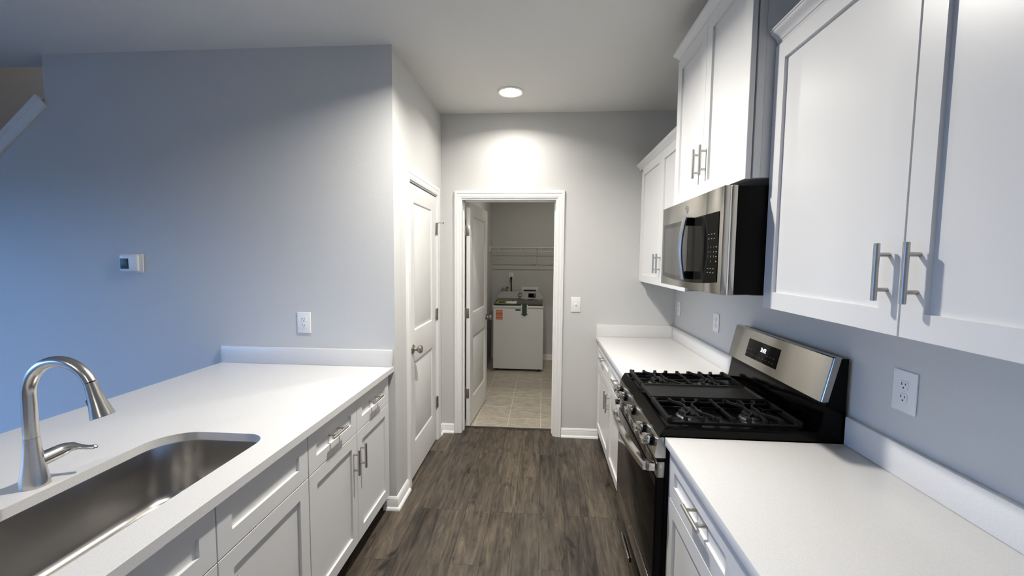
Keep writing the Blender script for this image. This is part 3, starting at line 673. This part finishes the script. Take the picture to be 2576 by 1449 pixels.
# ------------------------------------------------------------------ microwave
MY0, MY1, MZ0, MZ1, MX = 1.551, 2.305, 1.427, 1.821, .640
t = thing('microwave', 'stainless over-the-range microwave with black side hanging under a wall cabinet', 'microwave', (.87, (MY0+MY1)/2, MZ0))
obj('body', bx(.688, 1.112, MY0+.001, MY1-.001, MZ0+.003, MZ1-.002, .002), 'black_side', t)
obj('front_frame', bx(.668, .6875, MY0, MY1, MZ0, MZ1, .002), 'steel', t)
obj('frame_groove', bx(.6625, .6675, MY0+.0015, MY1-.0015, MZ0+.002, MZ1-.002), 'steel_trim', t)
SEAM = 1.712
def mw_front(y0, y1):
    return bx(MX, .6620, y0, y1, MZ0+.0005, MZ1-.001, .0025)
cp = obj('control_surround', mw_front(MY0, SEAM-.0008), 'steel', t)
md = obj('door', mw_front(SEAM+.0008, MY1), 'steel', t)
WZ0, WZ1 = 1.472, 1.732
def window(y0, y1, sag0, sag1, x=MX-.0022, th=.0018, n=14, zi=0):
    lo = [(y0+(y1-y0)*k/n) for k in range(n+1)]
    def sag(y): f = (y-MY0-.03)/(MY1-MY0-.06); return -.016*4*f*(1-f)
    pts = [(y, WZ0+zi+sag(y)) for y in lo] + [(y1, WZ1-zi), (y0, WZ1-zi)]
    return MB().prism([(x, y, z) for y, z in pts], (th, 0, 0))
wdw = obj('window', window(SEAM+.001, 2.268, 0, 0), 'mw_glass', md)
obj('window_screen', window(1.905, 2.240, 0, 0, MX-.0030, .0007, zi=.022), 'mw_mesh', wdw)
kp = obj('control_glass', window(1.582, SEAM-.001, 0, 0), 'glass', cp)
m = MB()
keys = ['1', '2', '3', '4', '5', '6', '7', '8', '9', '', '0', '']
for i, ch in enumerate(keys):
    if ch:
        q = text_mb(ch, .011, (MX-.0027, 1.668-(i % 3)*.026, 1.603-(i//3)*.018), (0, -1, 0), (0, 0, 1), .0002); me_ = bpy.data.meshes.new('t'); q.bm.to_mesh(me_); q.bm.free(); m.bm.from_mesh(me_); bpy.data.meshes.remove(me_)
for z in (1.651, 1.634, 1.520, 1.505):
    for k in range(3): m.box(MX-.0028, MX-.0023, 1.609+k*.026, 1.620+k*.026, z, z+.0026)
for z in (1.603, 1.585, 1.567, 1.549): m.box(MX-.0028, MX-.0023, 1.588, 1.598, z-.002, z+.002)
obj('keypad_print', m, 'mark', kp)
# bowed vertical handle
hy0 = 1.838; rings = []
for k in range(17):
    s_ = k/16; z = 1.470+.264*s_; xo = MX-.040-.016*math.sin(PI*s_)
    rings.append([Vector((xo+.007, hy0-.013, z)), Vector((xo, hy0-.015, z)), Vector((xo-.006, hy0-.009, z)), Vector((xo-.006, hy0+.009, z)), Vector((xo, hy0+.015, z)), Vector((xo+.007, hy0+.013, z))])
m = MB(); m.loops(rings); hd = obj('handle', m, 'nickel', md)
for z0_, z1_ in ((1.471, 1.506), (1.698, 1.733)): obj('handle_mount', bx(MX-.034, MX-.0024, hy0-.012, hy0+.012, z0_, z1_, .004), 'black', hd)
# round script emblem
m = MB(); E0 = Vector((MX-.0003, 1.935, 1.778))
def circ(r, n=40): return [E0 + Vector((-.0012, r*math.cos(2*PI*k/n), r*math.sin(2*PI*k/n))) for k in range(n+1)]
m.tube(circ(.0165), .0009, 8); 
m.tube([E0 + Vector((-.0012, .004+.006*math.cos(a*.1), .001+.008*math.sin(a*.1))) for a in range(5, 58, 3)], .0008, 6)
m.tube([E0 + Vector((-.0012, -.005+.005*math.cos(a*.1), .004*math.sin(a*.1)+.003)) for a in range(5, 45, 3)], .0008, 6)
m.tube([E0 + Vector((-.0012, -.005+.005*math.cos(a*.1), .004*math.sin(a*.1)-.005)) for a in range(15, 60, 3)], .0008, 6)
obj('round_emblem', m, 'steel_trim', md)
m = MB(); m.box(.70, 1.08, MY0+.05, MY1-.05, MZ0-.004, MZ0+.0025, .001); obj('grease_filter', m, 'steel', t)
obj('task_light', bx(.72, .80, 1.98, 2.18, MZ0-.010, MZ0-.0045, .002), 'plastic', t)

# ------------------------------------------------------------------ wall devices
def frame(org, right, normal):
    r_ = Vector(right); n_ = Vector(normal); u_ = Vector((0, 0, 1)); o = Vector(org)
    return Matrix(((r_.x, u_.x, n_.x, o.x), (r_.y, u_.y, n_.y, o.y), (r_.z, u_.z, n_.z, o.z), (0, 0, 0, 1)))
def outlet(label, org, right, normal, w_=.079, h_=.125, name='wall_outlet', toggles=0, group=None, faces=True):
    fr = frame(org, right, normal); t = thing(name, label, 'outlet' if not toggles else 'light switch', org, group)
    obj('cover_plate', bx(-w_/2, w_/2, -h_/2, h_/2, .0004, .006, .0035, seg=3).xform(fr), 'plastic', t)
    if toggles:
        obj('toggle', MB().box(-.005, .005, -.012, .012, .0062, .0085, .001).box(-.004, .004, -.004, .010, .0085, .017, .002).xform(fr), 'plastic', t)
    else:
        for s_ in (1, -1):
            z = s_*.0195
            pts = []
            for k in range(28):
                a = 2*PI*k/28; x = max(-.0145, min(.0145, .0172*math.cos(a))); y = max(-.0135, min(.0135, .0172*math.sin(a))); pts.append((x, y+z))
            rc = obj('receptacle', MB().loops([[Vector((x, y, .0062)) for x, y in pts], [Vector((x, y, .0082)) for x, y in pts]]).xform(fr), 'plastic', t)
            sm = MB(); sm.box(-.0075, -.0052, z-.0005, z+.0085, .0083, .0087); sm.box(.0052, .0075, z+.0005, z+.0075, .0083, .0087); sm.lathe([(0, .0083), (.0026, .0083), (.0026, .0087), (0, .0087)], (0, z-.0075, 0), (0, 0, 1), 14)
            obj('slots', sm.xform(fr), 'dark', rc)
        obj('screw', MB().lathe([(0, .0062), (.0028, .0062), (.0024, .0074), (0, .0076)], (0, 0, 0), (0, 0, 1), 12).xform(fr), 'plastic', t)
    return t
outlet('white duplex outlet on the thermostat wall above the peninsula backsplash', (-1.4425, LWY, 1.152), (1, 0, 0), (0, -1, 0), .084, .128)
outlet('white toggle light switch beside the laundry doorway', (.288, BY, 1.163), (1, 0, 0), (0, -1, 0), .082, .128, 'light_switch', 1)
outlet('white duplex outlet on the right wall over the near countertop', (RW, 1.334, 1.158), (0, -1, 0), (-1, 0, 0), .084, .128)
outlet('white outlet on the right wall midway over the far countertop, beside the range back panel', (RW, 2.727, 1.155), (0, -1, 0), (-1, 0, 0), .084, .118)
outlet('white outlet on the right wall close to the back corner, under the far wall cabinet', (RW, 3.463, 1.159), (0, -1, 0), (-1, 0, 0), .082, .118)
fr = frame((-2.541, LWY, 1.501), (1, 0, 0), (0, -1, 0))
t = thing('thermostat', 'small white thermostat with dark square screen on the blue-lit wall', 'thermostat', (-2.541, LWY, 1.501))
obj('back_plate', bx(-.072, .072, -.058, .058, .0004, .008, .003).xform(fr), 'plastic', t)
obj('housing', bx(-.068, .052, -.050, .052, .0085, .026, .006, seg=3).xform(fr), 'plastic', t)
obj('screen', bx(-.060, -.006, -.034, .030, .0262, .0275, .0005).xform(fr), 'screen', t)

# ------------------------------------------------------------------ recessed lights
WARM = (1, .955, .885)
def downlight(label, x, y, e):
    t = thing('recessed_light', label, 'ceiling light', (x, y, H))
    obj('trim_ring', MB().lathe([(.078, .0), (.098, -.0006), (.098, -.004), (.088, -.009), (.078, -.006), (.074, .0)], (x, y, H-.0004), cap=False), 'plastic', t)
    obj('lens', MB().lathe([(0, -.0015), (.074, -.0015), (.074, -.0045), (.06, -.0065), (0, -.008)], (x, y, H)), 'lens', t)
    l = area('bulb', (0, 0, -.0125), (0, 0, 0), .09, e, WARM, 'DISK', math.radians(150)); l.parent = t
    return t
downlight('lit round recessed ceiling light in front of the laundry doorway', -.252, 3.135, 9)
downlight('recessed ceiling light just above the top edge of the photo', -.265, 1.935, 36)

for x, y, e_ in ((-.26, -1.9, 18), (-2.3, -1.4, 28)):  # unseen fill lights added to lift the ambient level, built as downlights
    downlight('added fill light shaped like a recessed fitting, over the open room behind the camera', x, y, e_)['group'] = 'added fill lights behind the camera'
# laundry room ceiling lamp
t = thing('ceiling_lamp', 'small round laundry ceiling lamp above the washer aisle', 'ceiling light', (.12, 4.93, H))
obj('base', MB().lathe([(0, -.0006), (.10, -.0006), (.10, -.02), (.09, -.024), (0, -.024)], (.12, 4.93, H)), 'plastic', t)
obj('globe', MB().lathe([(.088, -.0245), (.095, -.05), (.075, -.08), (.04, -.095), (0, -.098)], (.12, 4.93, H), cap=False), mat('frosted_globe', (1, 1, 1), .4, emit=(1, .93, .82), estr=.8), t)
l = area('bulb', (0, 0, -.10), (0, 0, 0), .05, 7.2, (1, .94, .80), 'DISK'); l.parent = t
# upstairs landing lamp lights the stairwell
l = area('landing_lamp', (-4.0, 3.0, 4.65), (0, 0, 0), .5, 4.2, (1, .95, .88), 'DISK')

# ------------------------------------------------------------------ laundry: washer, shelf, hookups
WX0, WX1, WY0, WY1 = -.664, .020, 5.63, 6.28
t = thing('washing_machine', 'white top-load washing machine with dark lid seen through the doorway', 'washing machine', ((WX0+WX1)/2, (WY0+WY1)/2, 0))
obj('cabinet', bx(WX0, WX1, WY0, WY1, .034, .875, .006, seg=3), 'washer', t)
for x in (WX0+.05, WX1-.05):
    for y in (WY0+.05, WY1-.05): obj('foot', MB().lathe([(0, .0006), (.022, .0006), (.022, .010), (.010, .013), (.010, .036), (0, .036)], (x, y, 0)), 'rubber', t)
m = MB(); m.box(WX0-.002, WX1+.002, WY0-.006, WY1, .8755, .908, .008, seg=3); obj('top_rim', m, 'washer', t)
m = MB(); yl0, yl1 = WY0+.004, 6.02
m.loops([[Vector((WX0+.012, yl0, .9085)), Vector((WX1-.008, yl0, .9085)), Vector((WX1-.008, yl1, .9085)), Vector((WX0+.012, yl1, .9085))], [Vector((WX0+.010, yl0-.002, .925)), Vector((WX1-.006, yl0-.002, .925)), Vector((WX1-.006, yl1, .972)), Vector((WX0+.010, yl1, .972))], [Vector((WX0+.02, yl0+.012, .934)), Vector((WX1-.016, yl0+.012, .934)), Vector((WX1-.016, yl1, .978)), Vector((WX0+.02, yl1, .978))]])
lid = obj('lid', m, 'lid', t)
obj('lid_handle', bx(-.30, -.06, 5.905, 5.925, .972, .982, .003), 'chrome', lid)
# sloped console with rounded upper corners
def lidz(y): return .934 + (y-yl0-.012)/(yl1-yl0-.012)*.044
pro = []
cw = [(WX0+.006, .975), (WX1-.003, .975)]
out = [(WX0+.004, .9085), (WX1-.002, .9085), (WX1-.004, .982)]
for k in range(9):
    a = k/8*PI/2; out.append((WX1-.075+.065*math.cos(a), 0.980+.078*math.sin(a)))
for k in range(9):
    a = PI/2 + k/8*PI/2; out.append((WX0+.085+.072*math.cos(a), 0.980+.078*math.sin(a)))
out.append((WX0+.006, .98))
m = MB(); m.loops([[Vector((x, 6.03+(z-.9085)*.35, z)) for x, z in out], [Vector((x, 6.24, z)) for x, z in out]]); con = obj('console', m, 'console', t)
sn = Vector((0, -1, .35)).normalized()
def onc(x, z, d=.0): return Vector((x, 6.03+(z-.9085)*.35, z)) + sn*d
m = MB(); m.lathe([(0, 0), (.034, 0), (.036, .004), (.033, .020), (.028, .024), (0, .025)], onc(-.318, 1.024, .0004), sn); kn = obj('dial', m, 'chrome', con)
m = MB(); m.loops([[onc(x, z, .001) for x, z in ((-.20, .984), (-.095, .984), (-.095, 1.042), (-.20, 1.042))], [onc(x, z, .004) for x, z in ((-.20, .984), (-.095, .984), (-.095, 1.042), (-.20, 1.042))]]); sc_ = obj('display', m, 'glass', con)
m = MB()
for z in (.998, 1.018): m.loops([[onc(x, z+dz, .0042) for x, dz in ((-.122, 0), (-.103, 0), (-.103, .014), (-.122, .014))], [onc(x, z+dz, .005) for x, dz in ((-.122, 0), (-.103, 0), (-.103, .014), (-.122, .014))]])
obj('buttons', m, 'mark', sc_)
def decal(name, x0, x1, z0, z1, mt, par, y=WY0-.0008, th=.0006): return obj(name, bx(x0, x1, y-th, y, z0, z1), mt, par)
st = decal('sticker', -.628, -.535, .715, .848, 'pink', t)
for z0, z1 in ((.838, .848), (.785, .812), (.766, .774), (.733, .752), (.715, .719)): decal('sticker_band', -.628, -.535, z0, z1, 'orange', st, WY0-.0015, .0003)
decal('badge', -.360, -.292, .842, .862, 'dark', t)
q = MB(); q.loops([[Vector((x, y, lidz(y)+.0006)) for x, y in ((-.625, 5.66), (-.490, 5.66), (-.490, 5.80), (-.615, 5.80))], [Vector((x, y, lidz(y)+.0014)) for x, y in ((-.625, 5.66), (-.490, 5.66), (-.490, 5.80), (-.615, 5.80))]]); en = obj('energy_label', q, 'yellow', lid)
q = MB(); q.loops([[Vector((x, y, lidz(y)+.0016)) for x, y in ((-.610, 5.68), (-.505, 5.68), (-.505, 5.78), (-.604, 5.78))], [Vector((x, y, lidz(y)+.002)) for x, y in ((-.610, 5.68), (-.505, 5.68), (-.505, 5.78), (-.604, 5.78))]]); obj('print_block', q, 'dark', en)
q = MB(); q.loops([[Vector((x, y, lidz(y)+.0006)) for x, y in ((-.488, 5.66), (-.352, 5.66), (-.348, 5.80), (-.486, 5.80))], [Vector((x, y, lidz(y)+.0014)) for x, y in ((-.488, 5.66), (-.352, 5.66), (-.348, 5.80), (-.486, 5.80))]]); obj('instruction_label', q, 'paper', lid)
# arrow tag taped over the front edge
q = MB(); q.prism([(-.268, WY0-.0085, .925), (-.268, WY0-.0085, .800), (-.288, WY0-.0085, .800), (-.237, WY0-.0085, .768), (-.186, WY0-.0085, .800), (-.206, WY0-.0085, .800), (-.206, WY0-.0085, .925)], (0, .0008, 0)); tg = obj('arrow_tag', q, 'green', t)
for xa_ in (-.284, -.205): obj('tag_border', bx(xa_, xa_+.015, WY0-.0085, WY0-.0077, .86, .926), 'paper', tg)

# wall hookups
outlet('white outlet on the laundry back wall with black plug in it', (-.477, LB, 1.275), (1, 0, 0), (0, -1, 0), .076, .116)
q = MB(); q.box(-.492, -.458, LB-.040, LB-.0095, 1.232, 1.268, .006, seg=3); tcord = thing('power_cord', 'black power cord plugged in above the washer', 'cord', (-.475, LB-.03, 1.05))
obj('plug', q, 'rubber', tcord)
obj('cord', MB().tube([(-.475, LB-.030, 1.231), (-.472, LB-.032, 1.18), (-.468, LB-.028, 1.12), (-.466, LB-.026, 1.06), (-.468, LB-.028, .95), (-.47, LB-.03, .80)], [.011, .007, .006, .006, .006, .006], 10), 'rubber', tcord)
t = thing('water_valves', 'pair of washer water valves with hoses on the laundry back wall', 'valve', (-.54, LB, 1.06))
for i, (x, z) in enumerate(((-.600, 1.085), (-.535, 1.105))):
    q = MB(); q.lathe([(0, .0006), (.024, .0006), (.024, .005), (.010, .006), (.010, .035), (0, .036)], (x, LB, z), (0, -1, 0), 18); q.tube([(x, LB-.033, z+.012), (x, LB-.033, z-.03)], .013, 14); vb = obj('valve_body', q, 'hose', t)
    q = MB(); q.tube([(x-.022, LB-.050, z), (x, LB-.046, z+.004), (x+.022, LB-.050, z)], .006, 10); obj('valve_handle', q, 'red' if i else 'chrome', vb)
    q = MB(); q.tube([(x, LB-.033, z-.0305), (x, LB-.036, z-.06), (x-.004, LB-.034, z-.12), (x-.004, LB-.034, .80)], .010, 12); obj('hose', q, 'hose', t)
t = thing('outlet_box', 'white washer box with dark slot low on the laundry back wall', 'wall box', (-.19, LB, 1.06))
obj('flange', bx(-.315, -.062, LB-.010, LB-.0006, 1.015, 1.115, .003), 'plastic', t)
obj('slot', bx(-.282, -.095, LB-.0125, LB-.0105, 1.054, 1.076), 'dark', t)

# wire shelf with hanging lip
t = thing('wire_shelf', 'white wire shelf on the laundry back wall above the washer', 'shelf', (.2, 6.2, 1.70))
SZ = 1.714; x0, x1 = LX+.006, 1.19; y0, y1 = 6.06, LB-.006
m = MB()
def rod(a, b_, r=.0028, n=8): m.tube([a, b_], r, n)
rod((x0, y0, SZ), (x1, y0, SZ), .0042); rod((x0, y0-.002, SZ-.056), (x1, y0-.002, SZ-.056), .0042)
rod((x0, y1, SZ), (x1, y1, SZ), .0035); rod((x0, (y0+y1)/2, SZ-.005), (x1, (y0+y1)/2, SZ-.005), .0035)
obj('rails', m, 'wire', t)
m = MB(); x = x0+.02
while x < x1: rod((x, y0-.001, SZ+.003), (x, y1, SZ+.003), .0017, 6); x += .0254
obj('deck_wires', m, 'wire', t)
m = MB(); x = -.624
while x < x1: rod((x, y0, SZ), (x, y0-.002, SZ-.056), .004); x += .30
obj('lip_posts', m, 'wire', t)
for xb in (-.085, .75):
    m = MB(); rod((xb, y0+.02, SZ-.004), (xb, LB-.004, SZ-.26), .0045); m.box(xb-.010, xb+.010, LB-.006, LB-.0006, SZ-.29, SZ-.235, .002); obj('support_brace', m, 'wire', t)
m = MB(); m.box(x0-.0055, x0+.004, y0-.012, y0+.03, SZ-.066, SZ+.012, .002); obj('end_bracket', m, 'plastic', t)
